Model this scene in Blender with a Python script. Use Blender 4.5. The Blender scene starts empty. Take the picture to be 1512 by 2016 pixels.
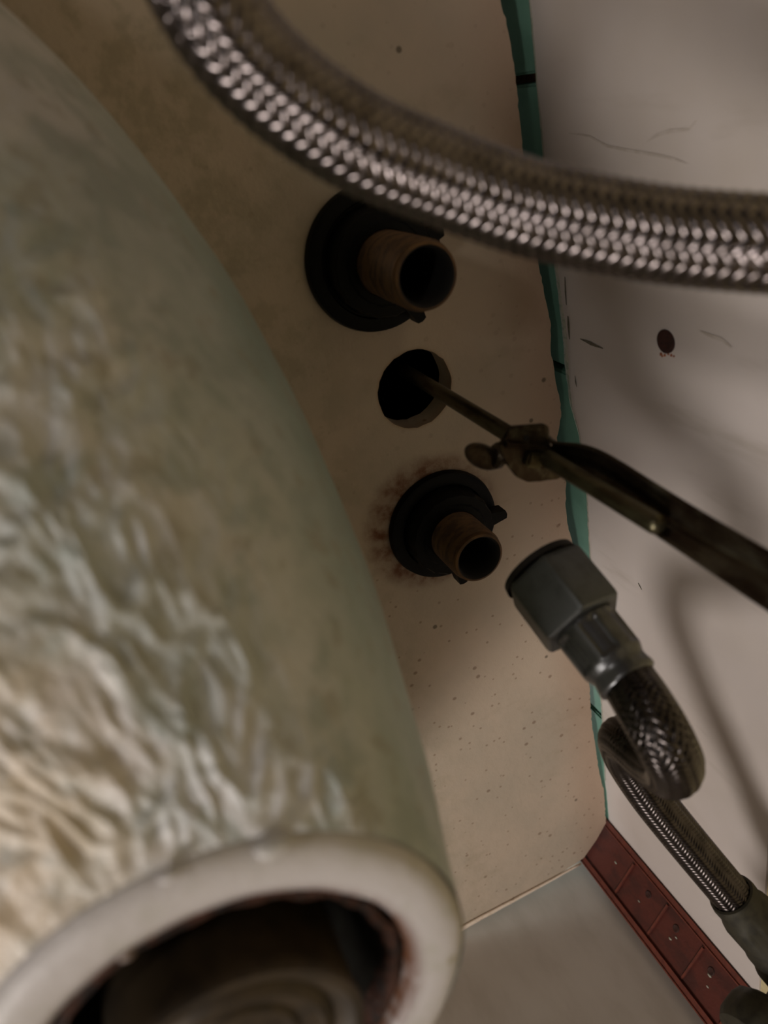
import bpy, bmesh, math, random
import numpy as np
from mathutils import Vector, Matrix, noise
from mathutils.geometry import delaunay_2d_cdt

random.seed(7)
PI = math.pi
SC = bpy.context.scene
COL = SC.collection

# ------------------------------------------------------------------ camera
# The eye hangs 236 mm below the sink's deck and looks up at it.  Axes: +X runs along the
# back wall (away from the side wall), +Y points into the back wall, +Z is up.
CZ = 0.60                                   # eye height above the floor
F_PX, PX, PY = 1514.0, 756.0, 1008.0        # focal length and centre for a 1512 x 2016 frame
H_ = np.array((0.20615104, 0.84492554, 0.49356113))
W_ = np.array((0.90298704, -0.35858783, 0.23670482))
U_ = np.array((-0.37698296, -0.39688236, 0.83688006))
RW = np.array((-H_, W_, U_))                # lens axes -> world axes


def sight(x, y):
    return RW @ np.array(((x - PX) / F_PX, (y - PY) / F_PX, 1.0))


def on_z(x, y, z):                          # point of a horizontal plane, z measured from the eye
    r = sight(x, y)
    p = r * (z / r[2])
    return Vector((p[0], p[1], p[2] + CZ))


def on_y(x, y, Y):                          # point of a plane parallel to the back wall
    r = sight(x, y)
    p = r * (Y / r[1])
    return Vector((p[0], p[1], p[2] + CZ))


def at(x, y, d):                            # point at depth d
    p = sight(x, y) * d
    return Vector((p[0], p[1], p[2] + CZ))


cam_d = bpy.data.cameras.new('camera')
cam_d.sensor_width = 36.0
cam_d.lens = 36.0 * F_PX / 2016.0
cam_d.clip_start = 0.005
cam_d.dof.use_dof = True
cam_d.dof.focus_distance = 0.30
cam_d.dof.aperture_fstop = 12.0
cam = bpy.data.objects.new('camera', cam_d)
COL.objects.link(cam)
right = Vector(RW @ np.array((1, 0, 0)))
up = Vector(RW @ np.array((0, -1, 0)))
back = Vector(RW @ np.array((0, 0, -1)))
cam.matrix_world = Matrix(((right.x, up.x, back.x, 0), (right.y, up.y, back.y, 0),
                           (right.z, up.z, back.z, CZ), (0, 0, 0, 1)))
SC.camera = cam

# ------------------------------------------------------------------ light
wd = bpy.data.worlds.new('dim_room')
SC.world = wd
wd.use_nodes = True
wd.node_tree.nodes['Background'].inputs[0].default_value = (1.0, 0.90, 0.80, 1)
wd.node_tree.nodes['Background'].inputs[1].default_value = 0.06


def lamp(name, kind, loc, power, color, size, aim=None):
    d = bpy.data.lights.new(name, kind)
    d.energy = power
    d.color = color
    if kind == 'AREA':
        d.shape = 'DISK'
        d.size = size
    else:
        d.shadow_soft_size = size
    o = bpy.data.objects.new(name, d)
    o.location = loc
    if aim is not None:
        o.rotation_euler = (Vector(aim) - Vector(loc)).to_track_quat('-Z', 'Y').to_euler()
    COL.objects.link(o)
    return o


lamp('work_lamp', 'POINT', (0.16, -0.24, CZ - 0.085), 0.55, (1.0, 0.94, 0.89), 0.02)
lamp('room_lamp', 'AREA', (-0.30, -0.72, CZ - 0.55), 11.5, (1.0, 0.935, 0.885), 0.42, (-0.2, 0.0, CZ + 0.2))
lamp('gap_fill_light', 'POINT', (-0.372, 0.128, CZ + 0.37), 0.42, (0.92, 1.0, 1.0), 0.015)  # unseen light added low over the deck to brighten the tile gap

SC.view_settings.view_transform = 'Standard'
SC.view_settings.look = 'None'
SC.view_settings.exposure = 0.0
SC.view_settings.gamma = 1.0
SC.view_settings.use_curve_mapping = False


# ------------------------------------------------------------------ materials
def lin(r, g, b):
    f = lambda v: (v / 255) / 12.92 if v / 255 <= 0.04045 else ((v / 255 + 0.055) / 1.055) ** 2.4
    return (f(r), f(g), f(b), 1.0)


class Mat:
    """A small builder for node materials."""

    def __init__(self, name, color, rough=0.5, metal=0.0, spec=0.5):
        self.m = bpy.data.materials.new(name)
        self.m.use_nodes = True
        self.t = self.m.node_tree
        self.p = self.t.nodes['Principled BSDF']
        self.p.inputs['Roughness'].default_value = rough
        self.p.inputs['Metallic'].default_value = metal
        self.p.inputs['Specular IOR Level'].default_value = spec
        self.p.inputs['Base Color'].default_value = color
        self.pos = self.t.nodes.new('ShaderNodeNewGeometry').outputs['Position']
        self.col = None
        self.base = color

    def n(self, kind, **kw):
        o = self.t.nodes.new(kind)
        for k, v in kw.items():
            if k.startswith('i_'):
                o.inputs[k[2:].replace('_', ' ')].default_value = v
            else:
                setattr(o, k, v)
        return o

    def link(self, a, b):
        self.t.links.new(a, b)

    def scaled(self, s):
        v = self.n('ShaderNodeVectorMath', operation='MULTIPLY')
        self.link(self.pos, v.inputs[0])
        v.inputs[1].default_value = s if hasattr(s, '__len__') else (s, s, s)
        return v.outputs[0]

    def noise(self, scale, lo=0.4, hi=0.6, detail=4.0, rough=0.6, dist=0.0):
        o = self.n('ShaderNodeTexNoise')
        o.inputs['Scale'].default_value = 1.0
        o.inputs['Detail'].default_value = detail
        o.inputs['Roughness'].default_value = rough
        o.inputs['Distortion'].default_value = dist
        self.link(self.scaled(scale), o.inputs['Vector'])
        return self.ramp(o.outputs['Fac'], lo, hi)

    def ramp(self, src, lo, hi, a=0.0, b=1.0):
        r = self.n('ShaderNodeMapRange', interpolation_type='SMOOTHSTEP')
        self.link(src, r.inputs['Value'])
        r.inputs['From Min'].default_value = lo
        r.inputs['From Max'].default_value = hi
        r.inputs['To Min'].default_value = a
        r.inputs['To Max'].default_value = b
        return r.outputs['Result']

    def math(self, op, a, b):
        r = self.n('ShaderNodeMath', operation=op)
        for i, v in enumerate((a, b)):
            if isinstance(v, (int, float)):
                r.inputs[i].default_value = v
            else:
                self.link(v, r.inputs[i])
        return r.outputs[0]

    def dist(self, c, scale=(1, 1, 1)):
        s = self.n('ShaderNodeVectorMath', operation='SUBTRACT')
        self.link(self.pos, s.inputs[0])
        s.inputs[1].default_value = c
        m = self.n('ShaderNodeVectorMath', operation='MULTIPLY')
        self.link(s.outputs[0], m.inputs[0])
        m.inputs[1].default_value = scale
        l = self.n('ShaderNodeVectorMath', operation='LENGTH')
        self.link(m.outputs[0], l.inputs[0])
        return l.outputs['Value']

    def axis(self, k):
        s = self.n('ShaderNodeSeparateXYZ')
        self.link(self.pos, s.inputs[0])
        return s.outputs[k]

    def spots(self, scale, size, keep):
        v = self.n('ShaderNodeTexVoronoi')
        v.inputs['Scale'].default_value = 1.0
        self.link(self.scaled(scale), v.inputs['Vector'])
        near = self.ramp(v.outputs['Distance'], size * 0.55, size, 1.0, 0.0)
        sep = self.n('ShaderNodeSeparateColor')
        self.link(v.outputs['Color'], sep.inputs[0])
        return self.math('MULTIPLY', near, self.math('LESS_THAN', sep.outputs[0], keep))

    def mix(self, fac, color, amount=1.0):
        x = self.n('ShaderNodeMix', data_type='RGBA')
        f = self.math('MULTIPLY', fac, amount)
        self.link(f, x.inputs[0])
        if self.col is None:
            x.inputs[6].default_value = self.base
        else:
            self.link(self.col, x.inputs[6])
        x.inputs[7].default_value = color
        self.col = x.outputs[2]
        self.link(self.col, self.p.inputs['Base Color'])
        return self

    def bump(self, src, strength=0.3, distance=0.001):
        b = self.n('ShaderNodeBump')
        b.inputs['Strength'].default_value = strength
        b.inputs['Distance'].default_value = distance
        self.link(src, b.inputs['Height'])
        prev = self.p.inputs['Normal']
        if prev.is_linked:
            self.link(prev.links[0].from_socket, b.inputs['Normal'])
        self.link(b.outputs[0], prev)
        return self

    def roughen(self, src, lo, hi):
        self.link(self.ramp(src, 0, 1, lo, hi), self.p.inputs['Roughness'])
        return self


NUT_A = Vector((-0.0516, 0.0830, CZ + 0.236))
NUT_B = Vector((-0.1533, 0.0880, CZ + 0.236))
DRAIN = Vector((-0.115, -0.020, CZ + 0.070))

wallm = Mat('painted_plaster', lin(206, 196, 191), 0.55)
wallm.mix(wallm.noise(9, 0.35, 0.75), lin(188, 176, 164), 0.8)
wallm.mix(wallm.noise((60, 60, 14), 0.58, 0.8), lin(150, 138, 122), 0.4)
wallm.bump(wallm.noise(300, 0.2, 0.8), 0.05, 0.0003)
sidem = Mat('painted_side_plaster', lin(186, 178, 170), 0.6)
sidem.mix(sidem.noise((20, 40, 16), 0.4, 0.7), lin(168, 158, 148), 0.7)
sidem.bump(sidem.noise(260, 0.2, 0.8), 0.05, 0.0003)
ivory = Mat('ivory_paint', lin(206, 192, 150), 0.5)
ivory.mix(ivory.noise(200, 0.4, 0.7), lin(180, 164, 120), 0.6)
floorm = Mat('floor_concrete', lin(120, 112, 104), 0.8)
floorm.mix(floorm.noise(14, 0.4, 0.7), lin(96, 90, 84), 0.7)
tilem = Mat('green_glazed_tile', lin(108, 150, 132), 0.6, 0.0, 0.2)
tilem.mix(tilem.noise(60, 0.4, 0.75), lin(84, 126, 108), 0.6)
groutm = Mat('grimy_grout', lin(96, 70, 44), 0.9)
groutm.mix(groutm.noise(500, 0.4, 0.7), lin(60, 42, 28), 0.7)
crustm = Mat('chalky_paint_crust', lin(176, 172, 158), 0.8)
crustm.mix(crustm.noise(400, 0.45, 0.6), lin(120, 140, 120), 0.5)
crustm.bump(crustm.noise(700, 0.2, 0.8), 0.5, 0.0006)
scuffm = Mat('grey_scuff', lin(112, 104, 88), 0.8)
scuffm.mix(scuffm.noise(900, 0.4, 0.6), lin(84, 80, 64), 0.8)
faintm = Mat('faint_scuff', lin(192, 181, 172), 0.8)
faintm.mix(faintm.noise(300, 0.4, 0.6), lin(178, 166, 155), 0.8)

# fired clay underside of the deck: beige, speckled, with rust round the second nut
deckm = Mat('speckled_fired_clay', lin(192, 175, 156), 0.62)
deckm.mix(deckm.noise(22, 0.38, 0.68), lin(176, 164, 147), 0.7)
deckm.mix(deckm.noise((70, 40, 40), 0.55, 0.75), lin(150, 136, 112), 0.3)
back_edge = deckm.ramp(deckm.axis(1), 0.118, 0.143)
deckm.mix(back_edge, lin(176, 144, 120), 0.5)
lowx = deckm.ramp(deckm.axis(0), -0.12, -0.20, 0.25, 1.0)
deckm.mix(deckm.math('MULTIPLY', deckm.spots((170, 150, 160), 0.2, 0.26), lowx), lin(112, 84, 62), 0.6)
deckm.mix(deckm.math('MULTIPLY', deckm.spots((330, 300, 300), 0.24, 0.26), lowx), lin(118, 90, 66), 0.55)
deckm.mix(deckm.spots(70, 0.10, 0.25), lin(84, 74, 58), 0.8)
grime = deckm.math('MULTIPLY', deckm.ramp(deckm.axis(1), 0.085, 0.03), deckm.noise(120, 0.42, 0.62))
deckm.mix(grime, lin(134, 126, 100), 0.4)
wob = deckm.noise(170, 0.3, 0.7)
ring = deckm.ramp(deckm.dist(NUT_B + Vector((0.002, -0.004, 0))), 0.0225, 0.0305, 1.0, 0.0)
deckm.mix(deckm.math('MULTIPLY', ring, deckm.math('ADD', deckm.math('MULTIPLY', wob, 0.7), 0.3)), lin(106, 60, 28), 1.0)
hole_rust = deckm.ramp(deckm.dist(Vector((-0.0980, 0.0882, CZ + 0.236))), 0.013, 0.0155, 1.0, 0.0)
deckm.mix(hole_rust, lin(150, 112, 76), 0.6)
deckm.bump(deckm.noise(160, 0.2, 0.8), 0.25, 0.0008)

lipm = Mat('lit_clay_lip', lin(236, 218, 200), 0.55)  # paler than the deck: light on this edge painted into the colour
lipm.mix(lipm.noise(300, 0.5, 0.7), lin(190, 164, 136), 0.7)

# glazed outside of the bowl: grey green glaze over lumpy white clay, tan near the drain
bowlm = Mat('lumpy_glazed_clay', lin(206, 203, 202), 0.42)
bowlm.mix(bowlm.noise((50, 70, 50), 0.36, 0.62), lin(176, 180, 175), 0.8)
bowlm.mix(bowlm.noise((34, 30, 24), 0.55, 0.72), lin(184, 178, 166), 0.5)
bowlm.mix(bowlm.noise((16, 16, 16), 0.52, 0.7), lin(206, 200, 196), 0.8)
green_edge = bowlm.ramp(bowlm.axis(1), 0.002, 0.030)
bowlm.mix(green_edge, lin(136, 156, 148), 0.8)
tan_low = bowlm.math('MULTIPLY', bowlm.ramp(bowlm.dist(Vector((-0.066, -0.045, CZ + 0.080))), 0.015, 0.04, 1.0, 0.0),
                     bowlm.noise(110, 0.3, 0.6))
bowlm.mix(bowlm.noise((75, 90, 75), 0.5, 0.62), lin(150, 158, 152), 0.6)
bowlm.mix(bowlm.noise((150, 190, 130), 0.55, 0.66), lin(150, 142, 124), 0.5)
bowlm.mix(tan_low, lin(208, 182, 148), 0.6)
bowlm.mix(bowlm.spots(80, 0.10, 0.2), lin(110, 108, 84), 0.6)
bowlm.bump(bowlm.noise((260, 300, 220), 0.25, 0.75), 0.3, 0.0012)
bossm = Mat('smooth_white_clay', lin(192, 186, 184), 0.5)
bossm.mix(bossm.noise(120, 0.45, 0.75), lin(168, 166, 152), 0.6)
bossm.mix(bossm.spots(170, 0.2, 0.12), lin(150, 140, 112), 0.7)
hole_edge = bossm.ramp(bossm.dist(DRAIN, (1, 1, 0)), 0.0272, 0.0305, 1.0, 0.0)
bossm.mix(bossm.math('MULTIPLY', hole_edge, bossm.ramp(bossm.noise(260, 0.25, 0.6), 0.0, 1.0, 0.55, 1.0)), lin(92, 54, 28), 1.0)
bossm.bump(bossm.noise(200, 0.2, 0.8), 0.2, 0.0008)
rustm = Mat('flaking_rust', lin(70, 38, 22), 0.9)
rustm.mix(rustm.noise(420, 0.4, 0.62), lin(30, 22, 18), 0.9)
rustm.bump(rustm.noise(700, 0.2, 0.8), 0.7, 0.001)
drainm = Mat('blackened_drain_metal', lin(44, 42, 36), 0.55, 0.3)
drainm.mix(drainm.noise(240, 0.4, 0.7), lin(28, 22, 17), 0.8)
stopm = Mat('tarnished_brass', lin(66, 54, 38), 0.5, 0.35)
stopm.mix(stopm.noise(160, 0.4, 0.65), lin(44, 36, 26), 0.8)

blackm = Mat('black_plastic', lin(6, 6, 6), 0.5, 0.0, 0.15)
blackm.mix(blackm.noise(300, 0.45, 0.75), lin(9, 8, 8), 0.6)
brassm = Mat('old_brass', lin(104, 76, 46), 0.6, 0.4)
brassm.mix(brassm.noise((160, 160, 420), 0.38, 0.62), lin(70, 52, 36), 0.8)
borem = Mat('dark_bore', lin(24, 20, 16), 0.8)
borem.mix(borem.noise(300, 0.4, 0.7), lin(16, 14, 12), 0.8)
strapm = Mat('tarnished_steel', lin(78, 68, 54), 0.36, 0.8)
strapm.mix(strapm.noise((90, 120, 60), 0.36, 0.62), lin(44, 29, 20), 0.85)
strapm.mix(strapm.noise((200, 260, 120), 0.5, 0.7), lin(100, 95, 80), 0.6)
strapm.bump(strapm.noise(500, 0.2, 0.8), 0.25, 0.0006)
rodm = Mat('dull_brass_rod', lin(92, 86, 66), 0.34, 0.85)
rodm.mix(rodm.noise((300, 300, 90), 0.42, 0.66), lin(60, 48, 34), 0.8)
nutm = Mat('grey_nickel', lin(96, 98, 98), 0.42, 0.55)
nutm.mix(nutm.noise(260, 0.42, 0.7), lin(78, 80, 78), 0.7)
nutm.mix(nutm.spots(300, 0.2, 0.1), lin(110, 66, 40), 0.8)
ferm = Mat('satin_ferrule', lin(106, 106, 107), 0.30, 0.85)
ferm.mix(ferm.noise(220, 0.42, 0.7), lin(78, 77, 76), 0.6)
wirem = Mat('steel_braid_wire', lin(116, 108, 107), 0.23, 1.0)
wirem.mix(wirem.noise(240, 0.4, 0.7), lin(76, 69, 66), 0.7)
wire2m = Mat('brownish_braid_wire', lin(84, 78, 76), 0.26, 1.0)
wire2m.mix(wire2m.noise(240, 0.4, 0.7), lin(52, 47, 45), 0.7)
corem = Mat('dark_rubber', lin(34, 28, 26), 0.7)
corem.mix(corem.noise(200, 0.4, 0.7), lin(24, 20, 20), 0.6)
redm = Mat('oxblood_plastic', lin(84, 33, 23), 0.5)
redm.mix(redm.noise((120, 120, 60), 0.4, 0.65), lin(58, 22, 16), 0.8)
redm.bump(redm.noise(500, 0.2, 0.8), 0.2, 0.0005)
redlm = Mat('worn_oxblood_edge', lin(108, 50, 36), 0.5)
redlm.mix(redlm.noise(300, 0.4, 0.65), lin(80, 38, 30), 0.7)
plugm = Mat('rust_brown_plug', lin(58, 26, 16), 0.8)
plugm.mix(plugm.noise(900, 0.4, 0.65), lin(34, 16, 12), 0.8)
crumbm = Mat('brick_dust', lin(168, 104, 72), 0.9)
crumbm.mix(crumbm.noise(900, 0.4, 0.65), lin(120, 66, 44), 0.8)
valvem = Mat('dark_weathered_valve', lin(58, 54, 42), 0.6, 0.4)
valvem.mix(valvem.noise(300, 0.4, 0.7), lin(38, 35, 28), 0.8)


# ------------------------------------------------------------------ mesh helpers
def link(o, parent=None):
    COL.objects.link(o)
    if parent is not None:
        o.parent = parent
        o.matrix_parent_inverse = Matrix.Translation(-parent.location)
    return o


def mesh(name, verts, faces, mat, parent=None, smooth=True):
    me = bpy.data.meshes.new(name)
    me.from_pydata([tuple(v) for v in verts], [], [tuple(f) for f in faces])
    me.update()
    if smooth:
        me.polygons.foreach_set('use_smooth', [True] * len(me.polygons))
    me.materials.append(mat.m)
    return link(bpy.data.objects.new(name, me), parent)


def from_bm(name, bm, mat, parent=None, smooth=True, sharp=0.6):
    me = bpy.data.meshes.new(name)
    bmesh.ops.recalc_face_normals(bm, faces=bm.faces)
    bm.to_mesh(me)
    bm.free()
    if smooth:
        me.polygons.foreach_set('use_smooth', [True] * len(me.polygons))
        me.set_sharp_from_angle(angle=sharp)
    me.materials.append(mat.m)
    return link(bpy.data.objects.new(name, me), parent)


def thing(name, label, cat, loc, group=None):
    o = bpy.data.objects.new(name, None)
    o.empty_display_size = 0.01
    o.location = loc
    COL.objects.link(o)
    return tag(o, label, cat, group)


def tag(o, label, cat, group=None):
    o['label'] = label
    o['category'] = cat
    if group:
        o['group'] = group
    return o


def struct(o):
    o['kind'] = 'structure'
    return o


def frame(axis, hint=None):
    a = Vector(axis).normalized()
    h = Vector(hint) if hint is not None else (Vector((1, 0, 0)) if abs(a.x) < 0.8 else Vector((0, 1, 0)))
    e1 = (h - a * h.dot(a)).normalized()
    return e1, a.cross(e1), a


def add_box(bm, c, size, axes=None, bevel=0.0):
    axes = axes or (Vector((1, 0, 0)), Vector((0, 1, 0)), Vector((0, 0, 1)))
    r = bmesh.ops.create_cube(bm, size=1.0)
    for v in r['verts']:
        p = v.co.copy()
        v.co = Vector(c) + axes[0] * p.x * size[0] + axes[1] * p.y * size[1] + axes[2] * p.z * size[2]
    if bevel:
        es = list({e for v in r['verts'] for e in v.link_edges})
        bmesh.ops.bevel(bm, geom=es, offset=bevel, segments=2, affect='EDGES')


def lathe(profile, origin, axis, n=48, hint=None, fn=None):
    """profile: (radius, distance along the axis); fn may change the radius by angle."""
    e1, e2, a = frame(axis, hint)
    V, Fc = [], []
    for (r, t) in profile:
        for i in range(n):
            th = 2 * PI * i / n
            rr = fn(r, t, th) if fn else r
            V.append(Vector(origin) + a * t + (e1 * math.cos(th) + e2 * math.sin(th)) * rr)
    m = len(profile)
    for j in range(m - 1):
        for i in range(n):
            k = (i + 1) % n
            Fc.append((j * n + i, j * n + k, (j + 1) * n + k, (j + 1) * n + i))
    return V, Fc


def lathe_obj(name, profile, origin, axis, mat, parent=None, n=48, hint=None, fn=None, sharp=0.7):
    V, Fc = lathe(profile, origin, axis, n, hint, fn)
    bm = bmesh.new()
    vs = [bm.verts.new(v) for v in V]
    for f in Fc:
        bm.faces.new([vs[i] for i in f])
    for k in (0, len(profile) - 1):
        if profile[k][0] < 1e-6:
            pass
    bmesh.ops.remove_doubles(bm, verts=bm.verts, dist=1e-7)
    return from_bm(name, bm, mat, parent, True, sharp)


def catmull(pts, n=40):
    P = [np.array(p) for p in pts]
    P = [2 * P[0] - P[1]] + P + [2 * P[-1] - P[-2]]
    out = []
    for i in range(1, len(P) - 2):
        for k in range(n):
            t = k / n
            a, b, c, d = P[i - 1:i + 3]
            out.append(0.5 * (2 * b + (c - a) * t + (2 * a - 5 * b + 4 * c - d) * t * t + (3 * b - a - 3 * c + d) * t ** 3))
    out.append(P[-2])
    return np.array(out)


class Path:
    def __init__(self, pts, step=0.0004):
        q = catmull(pts)
        s = np.r_[0, np.cumsum(np.linalg.norm(np.diff(q, axis=0), axis=1))]
        self.L = s[-1]
        n = int(self.L / step)
        self.s = np.linspace(0, self.L, n)
        self.p = np.stack([np.interp(self.s, s, q[:, i]) for i in range(3)], 1)
        for _ in range(6):
            self.p[1:-1] = 0.25 * self.p[:-2] + 0.5 * self.p[1:-1] + 0.25 * self.p[2:]
        t = np.gradient(self.p, axis=0)
        self.t = t / np.linalg.norm(t, axis=1)[:, None]
        e = np.cross(self.t[0], (0.3, 0.5, 0.8))
        e /= np.linalg.norm(e)
        E = []
        for k in range(n):
            e = e - self.t[k] * e.dot(self.t[k])
            e /= np.linalg.norm(e)
            E.append(e)
        self.e1 = np.array(E)
        self.e2 = np.cross(self.t, self.e1)

    def interp(self, s):
        g = lambda A: np.stack([np.interp(s, self.s, A[:, i]) for i in range(3)], -1)
        return g(self.p), g(self.t), g(self.e1), g(self.e2)


def tube(name, path, r, mat, parent, s0=0.0, s1=None, n=20, step=0.002):
    s1 = path.L if s1 is None else s1
    ss = np.linspace(s0, s1, max(2, int((s1 - s0) / step)))
    p, t, e1, e2 = path.interp(ss)
    th = np.linspace(0, 2 * PI, n, endpoint=False)
    V = p[:, None] + r * (e1[:, None] * np.cos(th)[None, :, None] + e2[:, None] * np.sin(th)[None, :, None])
    V = V.reshape(-1, 3)
    m = len(ss)
    Fc = [(j * n + i, j * n + (i + 1) % n, (j + 1) * n + (i + 1) % n, (j + 1) * n + i) for j in range(m - 1) for i in range(n)]
    Fc.append(tuple(range(n))[::-1])
    Fc.append(tuple((m - 1) * n + i for i in range(n)))
    return mesh(name, V, Fc, mat, parent)


def braid(name, path, R, N, lead, width, mat, parent, s0=0.0, s1=None, amp=0.00025, per=4, wires=3):
    """Woven two-over-two wire braid round a hose: N ribbons each way, real crossings."""
    s1 = path.L if s1 is None else s1
    cs = np.arange(2 * N * s0 / lead, 2 * N * s1 / lead, 1.0 / per)
    ss = cs * lead / (2 * N)
    p, t, e1, e2 = path.interp(ss)
    m = len(ss)
    q = 2 * wires + 1
    u = np.linspace(-0.5, 0.5, q)
    dome = 0.00007 * np.sin(np.linspace(0, PI * wires, q)) ** 2 - (width * 0.68) * u ** 2
    tan = 2 * PI * R / lead
    alpha = math.atan(tan)
    Vs, Fs, base = [], [], 0
    for sign in (1, -1):
        for k in range(N):
            th = 2 * PI * k / N + sign * 2 * PI * ss / lead
            if sign > 0:
                hgt = amp * np.cos(PI / 2 * (2 * k + cs - 0.5))
            else:
                hgt = -amp * np.cos(PI / 2 * (2 * k - cs - 0.5))
            # ribbon width runs across the strand, on the hose's skin
            da = sign * -width * math.sin(alpha) * u            # along the axis
            dth = width * math.cos(alpha) * u / R                # round the hose
            TH = th[:, None] + dth[None, :]
            RR = R + hgt[:, None] + dome[None, :]
            V = p[:, None] + t[:, None] * da[None, :, None] + RR[..., None] * (
                e1[:, None] * np.cos(TH)[..., None] + e2[:, None] * np.sin(TH)[..., None])
            Vs.append(V.reshape(-1, 3))
            i = np.arange(m - 1)[:, None] * q + np.arange(q - 1)[None, :] + base
            quad = np.stack([i, i + 1, i + 1 + q, i + q], -1).reshape(-1, 4)
            if sign < 0:
                quad = quad[:, ::-1]
            Fs.append(quad)
            base += m * q
    V = np.concatenate(Vs)
    Q = np.concatenate(Fs)
    me = bpy.data.meshes.new(name)
    me.vertices.add(len(V))
    me.vertices.foreach_set('co', V.astype(np.float32).ravel())
    me.loops.add(Q.size)
    me.loops.foreach_set('vertex_index', Q.astype(np.int32).ravel())
    me.polygons.add(len(Q))
    me.polygons.foreach_set('loop_start', np.arange(0, Q.size, 4, dtype=np.int32))
    me.update(calc_edges=True)
    me.polygons.foreach_set('use_smooth', np.ones(len(Q), dtype=bool))
    me.materials.append(mat.m)
    o = link(bpy.data.objects.new(name, me), parent)
    o['kind'] = 'stuff'
    return o


# ------------------------------------------------------------------ the room
ZD = CZ + 0.236                # underside of the sink's deck
YW = 0.149                     # face of the back wall
XS = -0.400                    # face of the side wall
Z_PAINT = CZ + 0.2385          # the white paint ends here, green tiles go on upwards
Z_IVORY = CZ + 0.1335


def slab(name, lo, hi, mat, parent=None, bevel=0.0):
    bm = bmesh.new()
    lo, hi = Vector(lo), Vector(hi)
    add_box(bm, (lo + hi) / 2, hi - lo, bevel=bevel)
    return from_bm(name, bm, mat, parent, bool(bevel))


struct(slab('floor', (XS - 0.1, -1.8, -0.05), (1.4, YW + 0.12, 0), floorm))
wall_back = struct(slab('wall_back', (XS - 0.1, YW + 0.006, 0), (1.4, YW + 0.12, 2.4), groutm))
struct(slab('wall_side', (XS - 0.1, -1.8, 0), (XS, YW + 0.006, 2.4), sidem))
slab('plaster', (XS, YW, Z_IVORY), (1.4, YW + 0.0062, CZ + 0.2285), wallm, wall_back)
LINE = [(-0.40, 0.2372), (-0.3495, 0.2366), (-0.342, 0.2371), (-0.3096, 0.235), (-0.2802, 0.2339), (-0.235, 0.2330), (-0.1905, 0.2321), (-0.1571, 0.2300), (-0.1355, 0.2322),
        (-0.126, 0.2358), (-0.1137, 0.2366), (-0.0938, 0.2361), (-0.0719, 0.2372), (-0.0402, 0.2381), (-0.0205, 0.2379), (0.0069, 0.2375), (0.10, 0.2380), (1.4, 0.2380)]


def paint_top(x):
    return CZ + float(np.interp(x, [a for a, b in LINE], [b for a, b in LINE])) + 0.0003 * noise.noise(Vector((x * 300, 8, 0)))


V, Fc = [], []
sx_ = np.r_[np.arange(XS, 0.12, 0.0015), 0.2, 1.4]
for x in sx_:
    zt = paint_top(x)
    V += [(x, YW, CZ + 0.2285), (x, YW, zt), (x, YW + 0.0005, zt + 0.0002)]
for i in range(len(sx_) - 1):
    for j in range(2):
        a = i * 3 + j
        Fc.append((a, a + 1, a + 4, a + 3))
mesh('paint_lap', V, Fc, wallm, wall_back, False)
slab('ivory_band', (XS, YW + 0.0008, 0), (1.4, YW + 0.0062, Z_IVORY - 0.0002), ivory, wall_back)
joints = [XS + 0.002, -0.2925, -0.2025, -0.1118, -0.0140, 0.083, 0.180, 0.277, 0.374]
for row in range(5):
    z0 = CZ + 0.2287 + row * 0.098
    for a, b in zip(joints, joints[1:]):
        slab('tile', (a + 0.0014, YW + 0.0004, z0), (b - 0.0014, YW + 0.0063, z0 + 0.0958), tilem, wall_back, 0.0008)

# ragged crust of old paint along the top of the plaster
V, Fc = [], []
xs = np.arange(-0.34, 0.10, 0.0016)
for i, x in enumerate(xs):
    big = 0.35 + 0.65 * max(0.0, min(1.0, (x + 0.13) / 0.02)) * max(0.0, min(1.0, (-0.055 - x) / 0.01))
    w1 = (0.0018 + 0.0012 * noise.noise(Vector((x * 90, 1.3, 0))) + 0.0006 * noise.noise(Vector((x * 500, 5, 0)))) * big
    w1 = max(w1, 0.0003)
    th = (0.0004 + 0.0003 * noise.noise(Vector((x * 200, 9, 0)))) * big
    zc = paint_top(x) - 0.0002
    for (dz, dy) in ((0.0004, 0.0004), (0.0003, -th), (-w1 * 0.6, -th), (-w1, 0.0003)):
        V.append((x, YW + dy, zc + dz))
for i in range(len(xs) - 1):
    for j in range(3):
        a = i * 4 + j
        Fc.append((a, a + 1, a + 5, a + 4))
mesh('paint_crust', V, Fc, crustm, wall_back)


def ribbon_mark(pts, width, mat, name='scuff_mark', y=YW):
    """a thin worn mark on the wall's face, given along a polyline on that face"""
    P = [on_y(a, b, y - 0.0002) for a, b in pts]
    V, n = [], len(P)
    for i, p in enumerate(P):
        d = (P[min(i + 1, n - 1)] - P[max(i - 1, 0)]).normalized()
        s = Vector((-d.z, 0, d.x)) * width * math.sin(PI * (i + 0.35) / (n - 0.3)) * (0.8 + 0.4 * random.random())
        V += [p + s, p - s]
    Fc = [(2 * i, 2 * i + 1, 2 * i + 3, 2 * i + 2) for i in range(n - 1)]
    return mesh(name, V, Fc, mat, wall_back, False)


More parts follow.
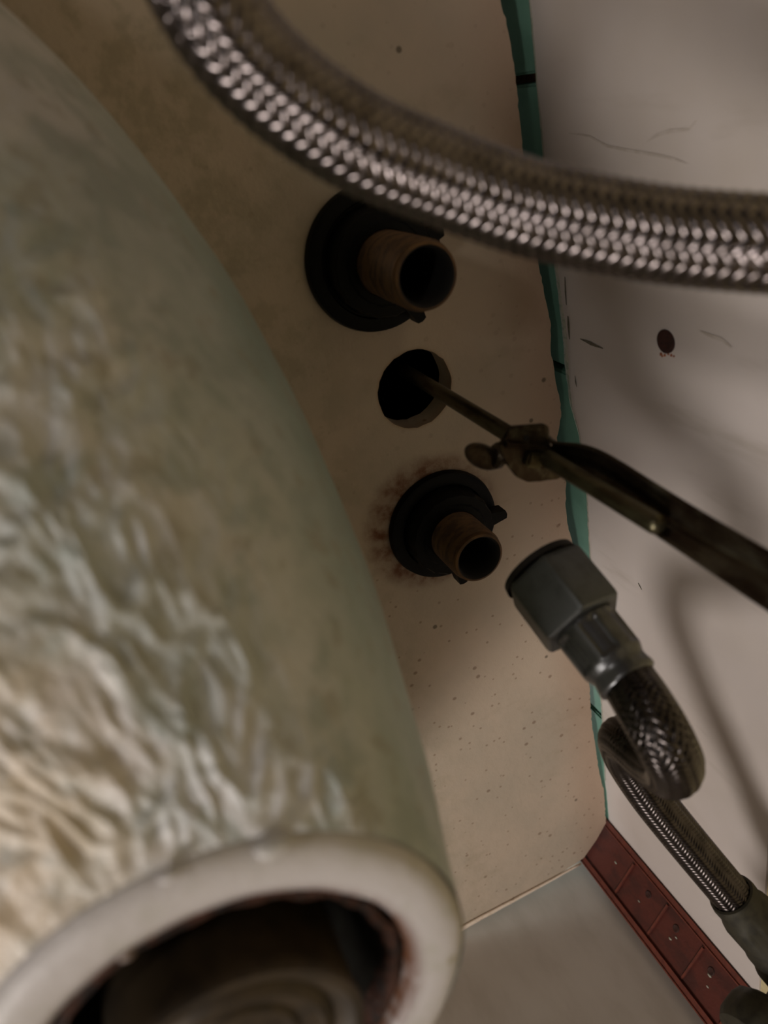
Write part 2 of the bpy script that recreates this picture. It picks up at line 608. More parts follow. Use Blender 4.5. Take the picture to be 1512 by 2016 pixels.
ribbon_mark([(1142, 667), (1152, 671), (1163, 676), (1174, 681), (1187, 686)], 0.0007, scuffm)
ribbon_mark([(1256, 1148), (1259, 1153), (1263, 1161)], 0.0004, scuffm)
ribbon_mark([(1120, 262), (1160, 268), (1195, 288), (1240, 297), (1290, 305), (1330, 314), (1352, 322)], 0.00045, faintm)
ribbon_mark([(1272, 280), (1290, 268), (1320, 258), (1356, 255), (1372, 236)], 0.0004, faintm)
ribbon_mark([(1378, 652), (1395, 660), (1420, 668), (1440, 684)], 0.0006, faintm)
ribbon_mark([(1378, 1728), (1386, 1736), (1394, 1742)], 0.0005, faintm)
ribbon_mark([(1112, 545), (1113, 575), (1115, 600)], 0.0005, scuffm, 'gap_line')
ribbon_mark([(1118, 622), (1119, 640), (1121, 668)], 0.0007, scuffm, 'gap_line')
ribbon_mark([(1132, 740), (1133, 752), (1135, 762)], 0.0004, scuffm, 'gap_line')

# ------------------------------------------------------------------ wash basin
basin = thing('washbasin', 'pale clay washbasin seen from below with a lumpy bowl, bolted to the wall', 'sink', (-0.1, -0.1, ZD))
# back edge: chipped, following the real gap to the wall
edge_px = [(985, 0), (1000, 60), (1007, 100), (1015, 150), (1022, 220), (1030, 300), (1045, 410), (1060, 520), (1074, 590), (1085, 640),
           (1084, 690), (1090, 720), (1096, 760), (1104, 795), (1105, 820), (1096, 862), (1108, 920), (1115, 950), (1113, 990),
           (1117, 1030), (1130, 1080), (1146, 1200), (1156, 1310), (1160, 1330), (1162, 1380), (1166, 1430), (1174, 1480),
           (1178, 1510), (1184, 1540), (1189, 1556), (1193, 1620)]
edge = [on_z(x, y, 0.236) for x, y in edge_px]
outline = [Vector((0.19, 0.136)), Vector((0.12, 0.1375)), Vector((0.06, 0.1365)), Vector((0.03, 0.1385))]
prev = None
for p in edge:
    q = Vector((p.x, p.y))
    if prev is not None:
        k = max(1, int((q - prev).length / 0.0016))
        for i in range(1, k):
            m_ = prev.lerp(q, i / k)
            m_.y += 0.0006 * noise.noise(Vector((m_.x * 420, 2, 0))) + 0.0003 * noise.noise(Vector((m_.x * 1500, 4, 0)))
            outline.append(m_)
    outline.append(q)
    prev = q
outline += [Vector((-0.3815, 0.1395)), Vector((-0.3905, 0.1305)), Vector((-0.3925, 0.115)), Vector((-0.393, 0.06)), Vector((-0.393, -0.20)),
            Vector((-0.385, -0.26)), Vector((-0.34, -0.305)), Vector((-0.25, -0.325)), Vector((0.05, -0.325)), Vector((0.14, -0.305)),
            Vector((0.185, -0.26)), Vector((0.19, -0.20))]
BX, BY, BA, BB = -0.1037, -0.1171, 0.1959, 0.1557        # bowl where it meets the deck
BP, BQ, BN, R0 = 2.655, 0.898, 2.19, 0.0372


def bowl_pt(T, th, grow=0.0, zb=DRAIN.z + 0.002):
    Fr = max(0.0, 1 - (1 - T) ** BP) ** (1 / BQ)
    c, s = math.cos(th), math.sin(th)
    k = (abs(c) ** BN + abs(s) ** BN) ** (-1 / BN)
    kk = 1 + (k - 1) * Fr
    A = R0 + (BA - R0) * Fr + grow
    B = R0 + (BB - R0) * Fr + grow
    return Vector((DRAIN.x + (BX - DRAIN.x) * Fr + A * c * kk, DRAIN.y + (BY - DRAIN.y) * Fr + B * s * kk,
                   zb + (ZD + 0.001 - zb) * T))


bowl_rim = [bowl_pt(1.0, 2 * PI * i / 96) for i in range(96)]
bowl_rim = [Vector((p.x, p.y)) for p in bowl_rim]
HOLE = Vector((-0.0980, 0.0882))


def circle2(c, r, n, wob=0.0):
    return [Vector((c.x + (r + wob * noise.noise(Vector((i * 0.9, c.x * 99, 1)))) * math.cos(2 * PI * i / n),
                    c.y + (r + wob * noise.noise(Vector((i * 0.9, c.x * 99, 7)))) * math.sin(2 * PI * i / n))) for i in range(n)]


loops = [outline, bowl_rim, circle2(Vector((NUT_A.x, NUT_A.y)), 0.0135, 32), circle2(HOLE, 0.0140, 48, 0.0005),
         circle2(Vector((NUT_B.x, NUT_B.y)), 0.0135, 32)]
pts, cons, own = [], [], []
for li, lp in enumerate(loops):
    b0 = len(pts)
    for i, p in enumerate(lp):
        pts.append(p)
        cons.append((b0 + i, b0 + (i + 1) % len(lp)))
v2, e2, f2, ov, oe, of = delaunay_2d_cdt(pts, cons, [], 1, 1e-6)


def inside(p, poly):
    c = False
    for i in range(len(poly)):
        a, b = poly[i - 1], poly[i]
        if (a.y > p.y) != (b.y > p.y) and p.x < (b.x - a.x) * (p.y - a.y) / (b.y - a.y) + a.x:
            c = not c
    return c


bm = bmesh.new()
TH_D = 0.010
lowv = [bm.verts.new((p.x, p.y, ZD)) for p in v2]
# the upper side leans away from the wall towards the corner, as the rim is rounded there
topv = []
for p in v2:
    lean = 0.004 * max(0.0, min(1.0, (p.y - 0.13) / 0.012)) * max(0.0, min(1.0, (-0.31 - p.x) / 0.03))
    topv.append(bm.verts.new((p.x, p.y - lean, ZD + TH_D)))
used = []
for f in f2:
    c = sum((v2[i] for i in f), Vector((0, 0))) / len(f)
    if not inside(c, outline) or any(inside(c, lp) for lp in loops[1:]):
        continue
    used.append(f)
    bm.faces.new([lowv[i] for i in f])
    bm.faces.new([topv[i] for i in reversed(f)])
cnt = {}
for f in used:
    for i in range(len(f)):
        a, b = f[i - 1], f[i]
        cnt.setdefault((min(a, b), max(a, b)), []).append((a, b))
for k, v in cnt.items():
    if len(v) == 1:
        a, b = v[0]
        bm.faces.new((lowv[b], lowv[a], topv[a], topv[b]))
for v in [v for v in bm.verts if not v.link_faces]:
    bm.verts.remove(v)
from_bm('deck', bm, deckm, basin, True, 0.5)

# thick turned-down lip along the side end of the deck

def clamp(v):
    return max(0.0, min(1.0, v))


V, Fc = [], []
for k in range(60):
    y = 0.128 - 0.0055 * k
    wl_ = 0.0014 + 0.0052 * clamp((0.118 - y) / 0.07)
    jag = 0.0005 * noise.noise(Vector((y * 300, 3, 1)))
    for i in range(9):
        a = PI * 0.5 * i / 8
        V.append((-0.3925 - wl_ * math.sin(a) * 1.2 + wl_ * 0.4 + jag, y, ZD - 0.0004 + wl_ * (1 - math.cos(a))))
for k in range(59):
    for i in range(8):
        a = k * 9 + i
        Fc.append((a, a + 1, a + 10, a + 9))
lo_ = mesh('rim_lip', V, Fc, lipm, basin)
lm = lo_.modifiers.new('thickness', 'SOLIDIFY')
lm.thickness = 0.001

# bowl: the lumps are real relief, strongest towards the room
ths = np.r_[np.linspace(-25, 105, 560, endpoint=False), np.linspace(105, 335, 130, endpoint=False)] * PI / 180
NT, NA = 250, len(ths)
V, Fc = [], []

for j in range(NT + 1):
    T = (j / NT) ** 1.45
    for th in ths:
        p = bowl_pt(T, th)
        d = 0.0004 * noise.noise(p * 45) * clamp(T / 0.05)
        deg = math.degrees(th) + 9 * noise.noise(p * 55 + Vector((3, 1, 8)))
        m_ = clamp((53 - deg) / 14) * clamp((0.52 - T) / 0.25) * clamp(T / 0.02 + 0.15)
        if m_ > 0 and -25 < math.degrees(th) < 106:
            q = Vector((p.x * 60, p.y * 95, p.z * 60))
            w = q + Vector((noise.noise(q * 1.1), noise.noise(q * 1.1 + Vector((9, 2, 5))), noise.noise(q * 1.3 + Vector((1, 7, 3))))) * 0.45
            r1 = 1 - abs(noise.noise(w))
            r2 = 1 - abs(noise.noise(w * 2.6 + Vector((4, 4, 4))))
            d += m_ * (0.0012 * noise.noise(w * 0.55) + 0.0010 * (r1 ** 3 - 0.4) + 0.0009 * (r2 ** 2 - 0.4) + 0.0006 * noise.noise(w * 5) + 0.0003 * noise.noise(w * 10))
        if T > 0.97 or T == 0:
            d *= 0.2
        g = bowl_pt(T, th, d)
        V.append(g + Vector((0, 0, -0.6 * d)))
for j in range(NT):
    for i in range(NA):
        k = (i + 1) % NA
        Fc.append((j * NA + i, (j + 1) * NA + i, (j + 1) * NA + k, j * NA + k))
# inside of the bowl
base = len(V)
for j in range(31):
    T = j / 30
    for i in range(NA):
        p = bowl_pt(T, ths[i], -0.009, DRAIN.z + 0.016)
        p.z = min(p.z, ZD + 0.02) if T < 1 else ZD + TH_D
        V.append(p)
for j in range(30):
    for i in range(NA):
        k = (i + 1) % NA
        Fc.append((base + j * NA + i, base + j * NA + k, base + (j + 1) * NA + k, base + (j + 1) * NA + i))
mesh('bowl', V, Fc, bowlm, basin)


def boss_fn(r, t, th):
    return r + 0.0006 * noise.noise(Vector((math.cos(th) * 3, math.sin(th) * 3, t * 90 + r * 60)))


lathe_obj('drain_boss', [(0.0374, 0.010), (0.0372, 0.004), (0.0366, 0.0016), (0.0352, 0.0004), (0.0330, 0.0), (0.0300, 0.0002),
                         (0.0284, 0.0007), (0.0274, 0.0020), (0.0270, 0.0060), (0.0268, 0.018)], DRAIN, (0, 0, 1), bossm, basin, 96, None, boss_fn)
for px, s in (((540, 1662), 0.0021), ((250, 1880), 0.0009), ((333, 1722), 0.0012)):
    bm = bmesh.new()
    c = on_z(px[0], px[1], 0.0705)
    r = bmesh.ops.create_icosphere(bm, subdivisions=2, radius=s)
    for v in r['verts']:
        v.co = c + Vector((v.co.x * 0.7, v.co.y * 1.3, v.co.z * 0.8)) * (1 + 0.25 * noise.noise(v.co * 900))
    from_bm('glaze_drip', bm, bossm, basin, True, 2.0)

# ------------------------------------------------------------------ the drain fitting inside the bowl's outlet
drain = thing('sink_drain', 'rusted dark round drain fitting inside the outlet of the bowl', 'drain', DRAIN)
lathe_obj('rust_ring', [(0.0266, 0.0042), (0.0267, 0.0026), (0.0256, 0.0022), (0.0247, 0.0034), (0.0246, 0.0060)], DRAIN, (0, 0, 1), rustm,
          drain, 90, None, lambda r, t, th: r + 0.0009 * noise.noise(Vector((math.cos(th) * 7, math.sin(th) * 7, t * 400))) - 0.0003)
lathe_obj('drain_throat', [(0.0258, 0.0050), (0.0250, 0.0056), (0.0246, 0.0080), (0.0243, 0.0300), (0.0178, 0.0302)],
          DRAIN, (0, 0, 1), drainm, drain, 72)
lathe_obj('tail_plug', [(0.0179, 0.0300), (0.0179, 0.0), (0.0183, -0.0020), (0.0180, -0.0030), (0.0168, -0.0030), (0.0160, -0.0018), (0.0140, -0.0012), (0.0132, -0.0020),
                        (0.0122, -0.0022), (0.0116, -0.0012), (0.0090, -0.0008), (0.0084, -0.0014), (0.0076, -0.0014), (0.0070, -0.0006), (0.0, -0.0004)],
          DRAIN, (0, 0, 1), stopm, drain, 72)

# ------------------------------------------------------------------ faucet: body above, two threaded shanks below
bm = bmesh.new()
for c, sz in (((-0.1025, 0.089, ZD + 0.052), (0.165, 0.058, 0.004)), ((-0.1025, 0.0620, ZD + 0.0305), (0.165, 0.004, 0.040)), ((-0.1025, 0.1160, ZD + 0.0305), (0.165, 0.004, 0.040)),
              ((-0.1830, 0.089, ZD + 0.0305), (0.004, 0.050, 0.040)), ((-0.0220, 0.089, ZD + 0.0305), (0.004, 0.050, 0.040))):
    add_box(bm, c, sz)
faucet_base = from_bm('faucet', bm, blackm, None, False)
tag(faucet_base, 'hollow black faucet body sitting on top of the deck, seen only through the middle hole', 'faucet')


def z_on_vertical(x, y, px, py):
    """height at which the vertical line through (x, y) is seen nearest to a pixel"""
    best = None
    for i in range(500):
        z = 0.02 + i * 0.0005
        c = np.array((x, y, z)) @ RW
        q = (PX + F_PX * c[0] / c[2] - px) ** 2 + (PY + F_PX * c[1] / c[2] - py) ** 2
        if best is None or q < best[0]:
            best = (q, z)
    return CZ + best[1]


def shank(c, ztip, label):
    L = ZD + 0.0104 - ztip
    t = thing('faucet_shank', label, 'pipe', (c.x, c.y, ztip), 'faucet shanks under the deck')
    prof = [(0.0074, L), (0.0074, 0.004), (0.0078, 0.0006), (0.0084, 0.0), (0.0092, 0.0003), (0.0095, 0.0014)]
    z = 0.0022
    while z < L - 0.004:
        r = 0.0099 if z < 0.020 else 0.0098
        prof += [(0.0093, z), (r, z + 0.0006), (0.0093, z + 0.0012)]
        z += 0.0014
    prof += [(0.0096, L)]
    lathe_obj('threaded_pipe', prof[3:], (c.x, c.y, ztip), (0, 0, 1), brassm, t, 56)
    lathe_obj('bore', prof[:4], (c.x, c.y, ztip), (0, 0, 1), borem, t, 56)
    return t


za = z_on_vertical(NUT_A.x, NUT_A.y, 840, 545)
zb_ = z_on_vertical(NUT_B.x, NUT_B.y, 950, 1093)
shank(NUT_A, za, 'wider looking brass shank just under the thick braided hose')
shank(NUT_B, zb_, 'browner brass shank nearer the side wall, in the rust-ringed nut')


def mounting_nut(c, label, ears, R):
    t = thing('mounting_nut', label, 'nut', (c.x, c.y, ZD), 'black mounting nuts')
    d = (0, 0, -1)
    lathe_obj('flange', [(0.0101, 0.0002), (R, 0.0002), (R + 0.0001, 0.0010), (R - 0.0004, 0.0030), (R - 0.0016, 0.0036), (R - 0.0045, 0.0036),
                         (R - 0.0050, 0.0028), (0.0150, 0.0028), (0.0101, 0.0030)], (c.x, c.y, ZD), d, blackm, t, 72)
    lathe_obj('hub', [(0.0101, 0.0026), (0.0168, 0.0028), (0.0164, 0.0100), (0.0158, 0.0110), (0.0128, 0.0112), (0.0122, 0.0120), (0.0101, 0.0120)],
              (c.x, c.y, ZD), d, blackm, t, 72, None,
              lambda r, t_, th: r if r < 0.0125 else r + 0.0004 * (1 if math.cos(th * 18) > 0.3 else 0))
    for px, py, dz in ears:
        e = on_z(px, py, 0.236 - dz)
        v = Vector((e.x - c.x, e.y - c.y, 0))
        ln = v.length
        v.normalize()
        side = Vector((-v.y, v.x, 0))
        bm = bmesh.new()
        r0 = 0.0150
        zc = ZD - dz + 0.001
        quad = [(r0 - 0.001, -0.0030), (ln, -0.0014), (ln + 0.0004, 0.0002), (ln, 0.0018), (r0 - 0.001, 0.0030)]
        lo = [bm.verts.new(Vector((c.x, c.y, zc - 0.0028)) + v * a + side * b) for a, b in quad]
        hi = [bm.verts.new(Vector((c.x, c.y, zc + 0.0028)) + v * a + side * b) for a, b in quad]
        bm.faces.new(lo)
        bm.faces.new(hi[::-1])
        for i in range(5):
            bm.faces.new((lo[i - 1], lo[i], hi[i], hi[i - 1]))
        from_bm('ear', bm, blackm, t, False)
    return t


mounting_nut(NUT_A, 'big black plastic mounting nut half hidden by the thick braided hose', [(828, 628, 0.010), (866, 452, 0.008)], 0.0226)
mounting_nut(NUT_B, 'black plastic mounting nut ringed with rust stains on the deck', [(992, 1008, 0.009), (910, 1143, 0.009)], 0.0220)

# ------------------------------------------------------------------ pop-up lift rod, clamp and strap
ROD = on_z(818, 743, 0.236)
lift = thing('lift_rod', 'thin brass lift rod hanging through the middle deck hole, clamped to a tarnished strap', 'rod', (ROD.x, ROD.y, CZ + 0.11))
z_end = z_on_vertical(ROD.x, ROD.y, 1298, 1045)
RR = 0.0024
lathe_obj('rod', [(0.0, 0.0), (RR * 0.5, 0.0002), (RR * 0.87, 0.0009), (RR, 0.0020), (RR, ZD + 0.0104 - z_end), (0.0, ZD + 0.0104 - z_end)],
          (ROD.x, ROD.y, z_end), (0, 0, 1), rodm, lift, 24)


def plate(name, pxs, z, th, mat, parent, hole=None):
    P = [on_z(x, y, z) for x, y in pxs]
    bm = bmesh.new()
    lo = [bm.verts.new(p) for p in P]
    hi = [bm.verts.new(p + Vector((0, 0, th))) for p in P]
    bm.faces.new(lo)
    bm.faces.new(hi[::-1])
    n = len(P)
    for i in range(n):
        bm.faces.new((lo[i - 1], lo[i], hi[i], hi[i - 1]))
    bmesh.ops.bevel(bm, geom=[e for e in bm.edges], offset=0.0003, segments=2, affect='EDGES')
    return from_bm(name, bm, mat, parent, True, 0.8)


z_up = z_on_vertical(ROD.x, ROD.y, 1012, 862) - CZ
z_lo = z_on_vertical(ROD.x, ROD.y, 1070, 898) - CZ
plate('upper_ear', [(992, 868), (1004, 856), (1008, 846), (1068, 843), (1076, 850), (1076, 878), (1040, 892), (1004, 890)], z_up, 0.0013, strapm, lift)
plate('lower_ear', [(988, 893), (983, 876), (1000, 860), (1003, 845), (1010, 840), (1074, 835), (1082, 841), (1081, 880), (1098, 882), (1122, 905), (1120, 930), (1100, 944),
                    (1062, 948), (1040, 950), (1018, 940), (1003, 920)], z_lo, 0.0013, strapm, lift)
hp = on_z(1037, 862, z_lo - 0.0002)
lathe_obj('pin_hole', [(0.0, -0.0002), (0.0007, -0.0002), (0.0008, 0.0005)], hp, (0, 0, 1), borem, lift, 16)
fa, fb = on_z(996, 874, z_lo - 0.0004), on_z(1092, 884, z_lo - 0.0004)
bm = bmesh.new()
add_box(bm, (fa + fb) / 2, ((fb - fa).length, 0.0010, 0.0014), frame((0, 0, 1), fb - fa), 0.0003)
from_bm('fold', bm, strapm, lift, True, 0.8)
# strap: a shallow channel hanging beside the rod, bent over at the top to carry the ears
rows = [((1078, 905), (1062, 852), None), ((1085, 925), (1082, 874), None), ((1104, 940), (1124, 871), None), ((1150, 966), (1176, 880), None),
        ((1228, 1012), (1262, 935), None), ((1302, 1060), (1361, 995), None), ((1400, 1128), (1440, 1043), None), ((1512, 1206), (1536, 1100), None),
        ((1640, 1294), (1650, 1168), None), ((1800, 1404), (1800, 1254), None)]
AX = on_z(1338, 1026, z_end - CZ - 0.002)
V, Fc, q = [], [], 13
prevz = None
for (l, r, _) in rows:
    mx, my = (l[0] + r[0]) / 2, (l[1] + r[1]) / 2
    z = z_on_vertical(AX.x, AX.y, mx, my) - CZ
    a, b = on_z(l[0], l[1], z), on_z(r[0], r[1], z)
    wv = (b - a)
    nrm = Vector((-wv.y, wv.x, 0)).normalized()
    if nrm.dot(Vector((ROD.x - AX.x, ROD.y - AX.y, 0))) > 0:
        nrm = -nrm
    for i in range(q):
        s = i / (q - 1)
        sag = 0.0022 * (1 - (2 * s - 1) ** 4) + (0.0010 if 0.35 < s < 0.65 else 0.0)
        V.append(a.lerp(b, s) + nrm * sag)
for j in range(len(rows) - 1):
    for i in range(q - 1):
        k = j * q + i
        Fc.append((k, k + 1, k + 1 + q, k + q))
st = mesh('strap', V, Fc, strapm, lift)
sd = st.modifiers.new('thickness', 'SOLIDIFY')
sd.thickness = 0.0012
sd.offset = 0
sb = st.modifiers.new('smooth', 'SUBSURF')
sb.levels = sb.render_levels = 2
# thumb screw pressing on the rod between the ears
z_sc = (z_up + z_lo) / 2
s0 = on_z(1078, 908, z_sc - 0.001)
s1 = on_z(985, 898, z_sc)
ax = (s1 - s0).normalized()
ln = (s1 - s0).length
lathe_obj('screw_shank', [(0.0, 0.0)] + [v for k in range(int(ln / 0.0008)) for v in ((0.0018, k * 0.0008), (0.0021, k * 0.0008 + 0.0004))]
          + [(0.0019, ln), (0.0034, ln), (0.0036, ln + 0.0012), (0.0028, ln + 0.0022), (0.0, ln + 0.0024)], s0, ax, strapm, lift, 24)
pc = on_z(951, 899, z_sc)
wide = (on_z(930, 876, z_sc) - on_z(975, 924, z_sc)).normalized()
e_n = ax.cross(wide).normalized()
bm = bmesh.new()
r = bmesh.ops.create_uvsphere(bm, u_segments=32, v_segments=16, radius=1.0)
tallv = Vector((0, 0, 1))
ww = (on_z(922, 884, z_sc) - on_z(990, 918, z_sc))
wl = ww.length / 2
wd_ = ww.normalized()
w2 = (on_z(948, 868, z_sc) - on_z(958, 928, z_sc))
w2 = w2 - wd_ * w2.dot(wd_)
w2l = w2.length / 2
w2.normalize()
for v in r['verts']:
    c = v.co.copy()
    rim = math.sqrt(c.x * c.x + c.y * c.y)
    zz = c.z * 0.0015
    if rim < 0.75:
        zz *= 0.62 + 0.3 * rim
    v.co = pc + wd_ * c.x * wl + w2 * c.y * w2l + tallv * zz
from_bm('thumb_paddle', bm, strapm, lift, True, 2.0)
bm = bmesh.new()
add_box(bm, on_z(1052, 905, z_lo - 0.0012), (0.0048, 0.0040, 0.0022), frame((0, 0, 1), ax), 0.0006)
from_bm('square_nut', bm, rodm, lift, True, 0.8)

# ------------------------------------------------------------------ the thick braided hose across the top
hose = thing('braided_hose', 'thick steel braided hose sweeping across the top of the view, nearest the lens', 'hose', at(1082, 424, 0.118))
hp_ = [at(*p) for p in ((255, -420, 0.098), (322, -200, 0.099), (403, -5, 0.101), (520, 148, 0.106), (690, 272, 0.111), (852, 343, 0.1155),
                        (972, 388, 0.117), (1084, 422, 0.1172), (1292, 462, 0.1155), (1511, 482, 0.1125), (1760, 492, 0.112), (2000, 480, 0.113))]
hp_ = [Vector((0.20, -0.09, CZ - 0.16)), Vector((0.13, -0.035, CZ + 0.0))] + hp_ + [Vector((-0.085, 0.132, CZ + 0.030)), Vector((-0.095, 0.136, CZ - 0.06))]
P1 = Path(hp_)
tube('hose_core', P1, 0.0064, corem, hose)
braid('braid', P1, 0.0068, 16, 0.031, 0.00155, wirem, hose)

# ------------------------------------------------------------------ the supply hose with its loose nut
sup = thing('supply_hose', 'loose supply hose with a grey hex nut, curled over before the back wall', 'hose', at(1280, 1420, 0.17))
nut_c0 = at(1070, 1128, 0.197)
nut_c1 = at(1152, 1232, 0.193)
fer_end = at(1238, 1342, 0.180)
axn = (fer_end - nut_c0).normalized()
nut_c1 = nut_c0 + axn * 0.0158
P2 = Path([fer_end - axn * 0.012, fer_end, at(1278, 1405, 0.170), at(1310, 1462, 0.168), at(1328, 1505, 0.176), at(1318, 1520, 0.192), at(1280, 1496, 0.205),
           at(1245, 1466, 0.214), at(1222, 1455, 0.226), at(1232, 1492, 0.238), at(1280, 1566, 0.243), at(1345, 1648, 0.247), at(1420, 1738, 0.251),
           at(1475, 1803, 0.254)])
HR = 0.0066
tube('hose_core', P2, HR - 0.0005, corem, sup, s0=0.0105, n=20)
braid('braid', P2, HR - 0.0002, 16, 0.021, 0.0012, wire2m, sup, s0=0.0105, amp=0.0002, wires=2)
# hex nut
NR = 0.0119
nl = (nut_c1 - nut_c0).length + 0.001
toward = Vector((0, 0, CZ)) - nut_c0
e1, e2_, a_ = frame(axn, toward)


def hex_fn(r, t, th):
    if r < 0.0100:
        return r
    k = (th + math.radians(12)) % (PI / 3) - PI / 6
    h = NR * math.cos(PI / 6) / math.cos(k)
    return min(h, NR * 0.985) * (r / 0.0127)


lathe_obj('hex_nut', [(0.0090, 0.006), (0.0090, 0.0008), (0.0096, 0.0), (0.0114, -0.0001), (0.0122, 0.0004), (0.0126, 0.0012), (0.0127, 0.0020), (0.0127, nl - 0.0016),
                      (0.0125, nl - 0.0006), (0.0119, nl), (0.0080, nl)], nut_c0, axn, nutm, sup, 120, toward, hex_fn, 0.45)
lathe_obj('nut_washer', [(0.0, 0.005), (0.0060, 0.005), (0.0064, 0.001), (0.0092, -0.0020), (0.0104, -0.0022), (0.0107, -0.0004)], nut_c0, axn, corem, sup, 40)
# crimped ferrule with pressed flutes
fl = (fer_end - nut_c1).length


def flute(r, t, th):
    win = 1.0 if 0.003 < t < fl * 0.60 else max(0.0, 1 - min(abs(t - 0.003), abs(t - fl * 0.60)) / 0.0012)
    c = math.cos(6 * th + 0.9)
    return r - 0.0008 * win * max(0.0, min(1.0, (c + 0.25) / 0.35))


fp = [(0.0060, -0.001), (0.0074, 0.0), (0.0080, 0.0006), (0.0082, 0.0016)]
fp += [(0.0082 - 0.0002 * i / 20, 0.002 + (fl * 0.66 - 0.002) * i / 20) for i in range(21)]
fp += [(0.0078, fl * 0.70), (0.0073, fl * 0.76), (0.0071, fl * 0.80), (0.0072, fl * 0.86), (0.0075, fl * 0.93), (0.0075, fl * 0.98), (0.0072, fl), (0.0066, fl + 0.0003)]
lathe_obj('ferrule', fp, nut_c1, axn, ferm, sup, 120, toward, flute, 0.9)
# lower ferrule and nut at the valve
le0, le1 = at(1438, 1759, 0.252), at(1530, 1868, 0.256)
lx = (le1 - le0).normalized()
ll = (le1 - le0).length
lathe_obj('lower_ferrule', [(0.0068, 0.0), (0.0076, 0.0003), (0.0079, 0.002), (0.0077, 0.006), (0.0086, 0.0085), (0.0090, 0.0105), (0.0088, ll * 0.8), (0.0094, ll * 0.86),
                            (0.0094, ll), (0.0060, ll)], le0, lx, valvem, sup, 80, None,
          lambda r, t, th: r - (0.0008 if 0.009 < t < ll * 0.8 and math.cos(6 * th) > 0.2 else 0.0))
valve_top = le1 + lx * 0.001

# ------------------------------------------------------------------ stop valve at the lower right
kc = at(1512, 2012, 0.25)
valve = thing('stop_valve', 'dark stop valve with a round handle where the supply hose ends', 'valve', kc)
vb = valve_top + lx * 0.012
wallp = Vector((vb.x, YW + 0.0006, vb.z - 0.004))
lathe_obj('valve_body', [(0.0, 0.0), (0.0085, 0.0), (0.0105, 0.003), (0.0105, 0.022), (0.0085, 0.026), (0.0, 0.026)], valve_top, lx, valvem, valve, 40)
wa = wallp - vb
lathe_obj('inlet_pipe', [(0.0, 0.0), (0.0075, 0.0), (0.0075, wa.length - 0.004), (0.016, wa.length - 0.003), (0.018, wa.length), (0.0, wa.length)], vb, wa, valvem, valve, 40)
hdir = (kc - vb)
lathe_obj('stem', [(0.0, 0.0), (0.0045, 0.0), (0.0045, hdir.length), (0.0, hdir.length)], vb, hdir, valvem, valve, 20)
lathe_obj('handle', [(0.0, -0.004), (0.009, -0.004), (0.0118, -0.002), (0.0128, 0.001), (0.0128, 0.006), (0.0115, 0.009), (0.006, 0.0105), (0.0, 0.011)],
          kc, hdir, valvem, valve, 72, None, lambda r, t, th: r * (1 + 0.018 * math.cos(12 * th)) if r > 0.0115 else r)

# ------------------------------------------------------------------ red-brown corner strip below the basin's corner
sa = Vector((-0.3728, 0.1480, 0))      # edge on the back wall
sb_ = Vector((-0.3938, 0.1300, 0))     # edge on the side wall
sw = (sb_ - sa)
wlen = sw.length
sx = sw.normalized()
sn = Vector((sx.y, -sx.x, 0))
if sn.dot(Vector((0.1, -0.1, 0))) < 0:
    sn = -sn
strip = thing('corner_strip', 'dark red-brown ridged strip standing upright in the corner below the basin', 'strip', (sa + sw / 2) + Vector((0, 0, CZ - 0.05)))
ztop, zbot = ZD + 0.004, CZ - 0.10
axes = (sx, sn, Vector((0, 0, 1)))
mid = (sa + sw / 2)
bm = bmesh.new()
add_box(bm, mid - sn * 0.0020 + Vector((0, 0, (ztop + zbot) / 2)), (wlen - 0.002, 0.0024, ztop - zbot), axes)
from_bm('strip_web', bm, redm, strip, False)
for k, off in ((0, 0.0012), (1, wlen - 0.0012)):
    bm = bmesh.new()
    add_box(bm, sa + sx * off + Vector((0, 0, (ztop + zbot) / 2)) - sn * 0.0012, (0.0024, 0.0024, ztop - zbot), axes, 0.0006)
    from_bm('strip_edge', bm, redlm, strip, True, 0.8)
tick_px = [(1232, 1727), (1300, 1806), (1373, 1888), (1458, 1975)]
for k, (x, y) in enumerate(tick_px):
    z = z_on_vertical(mid.x, mid.y, x, y)
    bm = bmesh.new()
    add_box(bm, mid - sn * 0.0004 + Vector((0, 0, z)), (wlen - 0.0090, 0.0014, 0.0006), axes, 0.0002)
    from_bm('tick_ridge', bm, redlm, strip, True, 0.8)
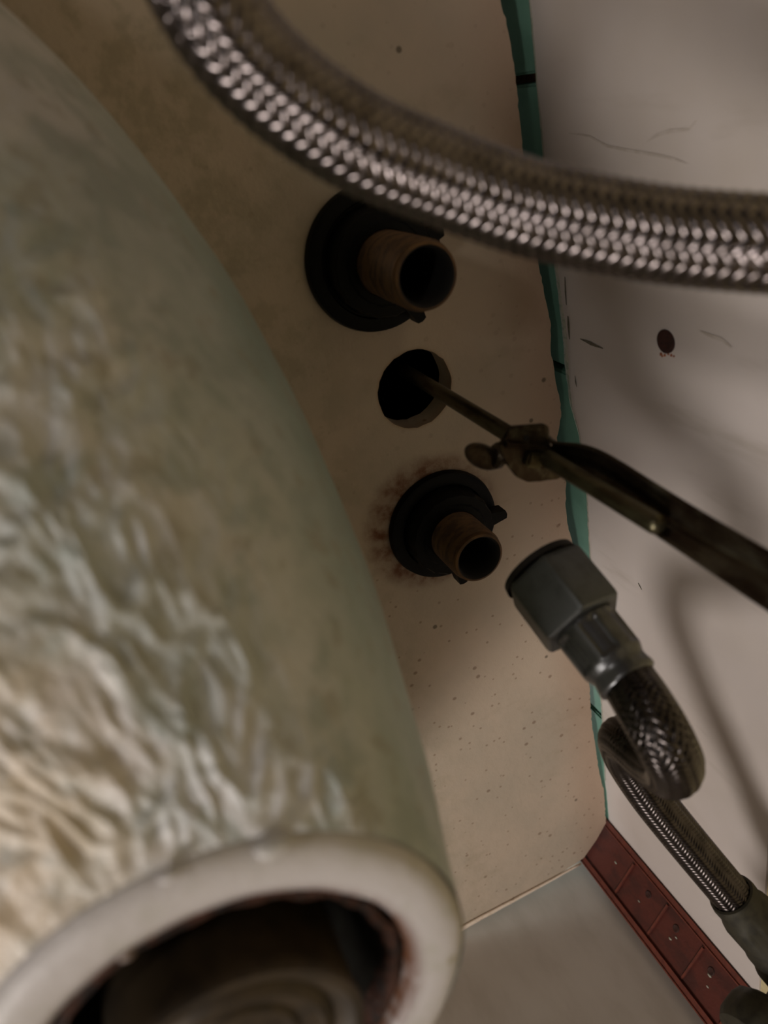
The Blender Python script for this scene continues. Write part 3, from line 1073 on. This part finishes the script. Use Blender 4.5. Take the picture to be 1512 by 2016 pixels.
for x, y in ((1290, 1755), (1350, 1818), (1422, 1900)):
    z = z_on_vertical(mid.x, mid.y, x, y)
    c = mid - sx * 0.0045 - sn * 0.0007 + Vector((0, 0, z))
    lathe_obj('screw_hole', [(0.0, 0.0002), (0.0012, 0.0002), (0.0015, 0.0004), (0.0019, 0.0)], c, sn, plugm, strip, 20)
bm = bmesh.new()
for x, y, s in ((1231, 1683, 0.0005), (1259, 1770, 0.0004), (1320, 1845, 0.0005), (1399, 1922, 0.0006), (1391, 1940, 0.0004), (1319, 1855, 0.0004)):
    z = z_on_vertical(mid.x, mid.y, x, y)
    r = bmesh.ops.create_icosphere(bm, subdivisions=1, radius=s)
    for v in r['verts']:
        v.co = mid + sx * (0.003 * math.sin(x)) - sn * 0.0006 + Vector((0, 0, z)) + Vector((v.co.x, v.co.y, v.co.z * 2.2))
from_bm('paint_fleck', bm, crustm, strip, True, 2.0)['kind'] = 'stuff'

# ------------------------------------------------------------------ wall plug
plug_c = on_y(1312, 672, YW)
plug = thing('wall_plug', 'small rust-brown oval plug in the white wall below the thick hose', 'wall plug', plug_c)
bm = bmesh.new()
cv = []
for ring_, dy in ((1.0, 0.0004), (1.0, -0.0004), (0.82, -0.0007), (0.5, -0.0002)):
    row = []
    for i in range(28):
        th = 2 * PI * i / 28
        px = 1312 + ring_ * (17 * math.cos(th) * 0.97 + 24 * math.sin(th) * 0.16)
        py = 672 + ring_ * (24 * math.sin(th) * 0.98 - 17 * math.cos(th) * 0.05)
        p = on_y(px, py, YW)
        row.append(bm.verts.new(p + Vector((0, dy, 0))))
    cv.append(row)
for a, b in zip(cv, cv[1:]):
    for i in range(28):
        bm.faces.new((a[i - 1], a[i], b[i], b[i - 1]))
bm.faces.new(cv[-1])
from_bm('plug_body', bm, plugm, plug, True, 0.9)
bm = bmesh.new()
for x, y, s in ((1302, 697, 0.0006), (1309, 699, 0.0005), (1322, 699, 0.0005), (1327, 701, 0.0004), (1304, 701, 0.0004), (1316, 697, 0.0004)):
    r = bmesh.ops.create_icosphere(bm, subdivisions=1, radius=s)
    c = on_y(x, y, YW)
    for v in r['verts']:
        v.co = c + v.co * (1 + 0.3 * noise.noise(v.co * 3000))
cr = from_bm('brick_crumb', bm, crumbm, plug, True, 2.0)
cr['kind'] = 'stuff'
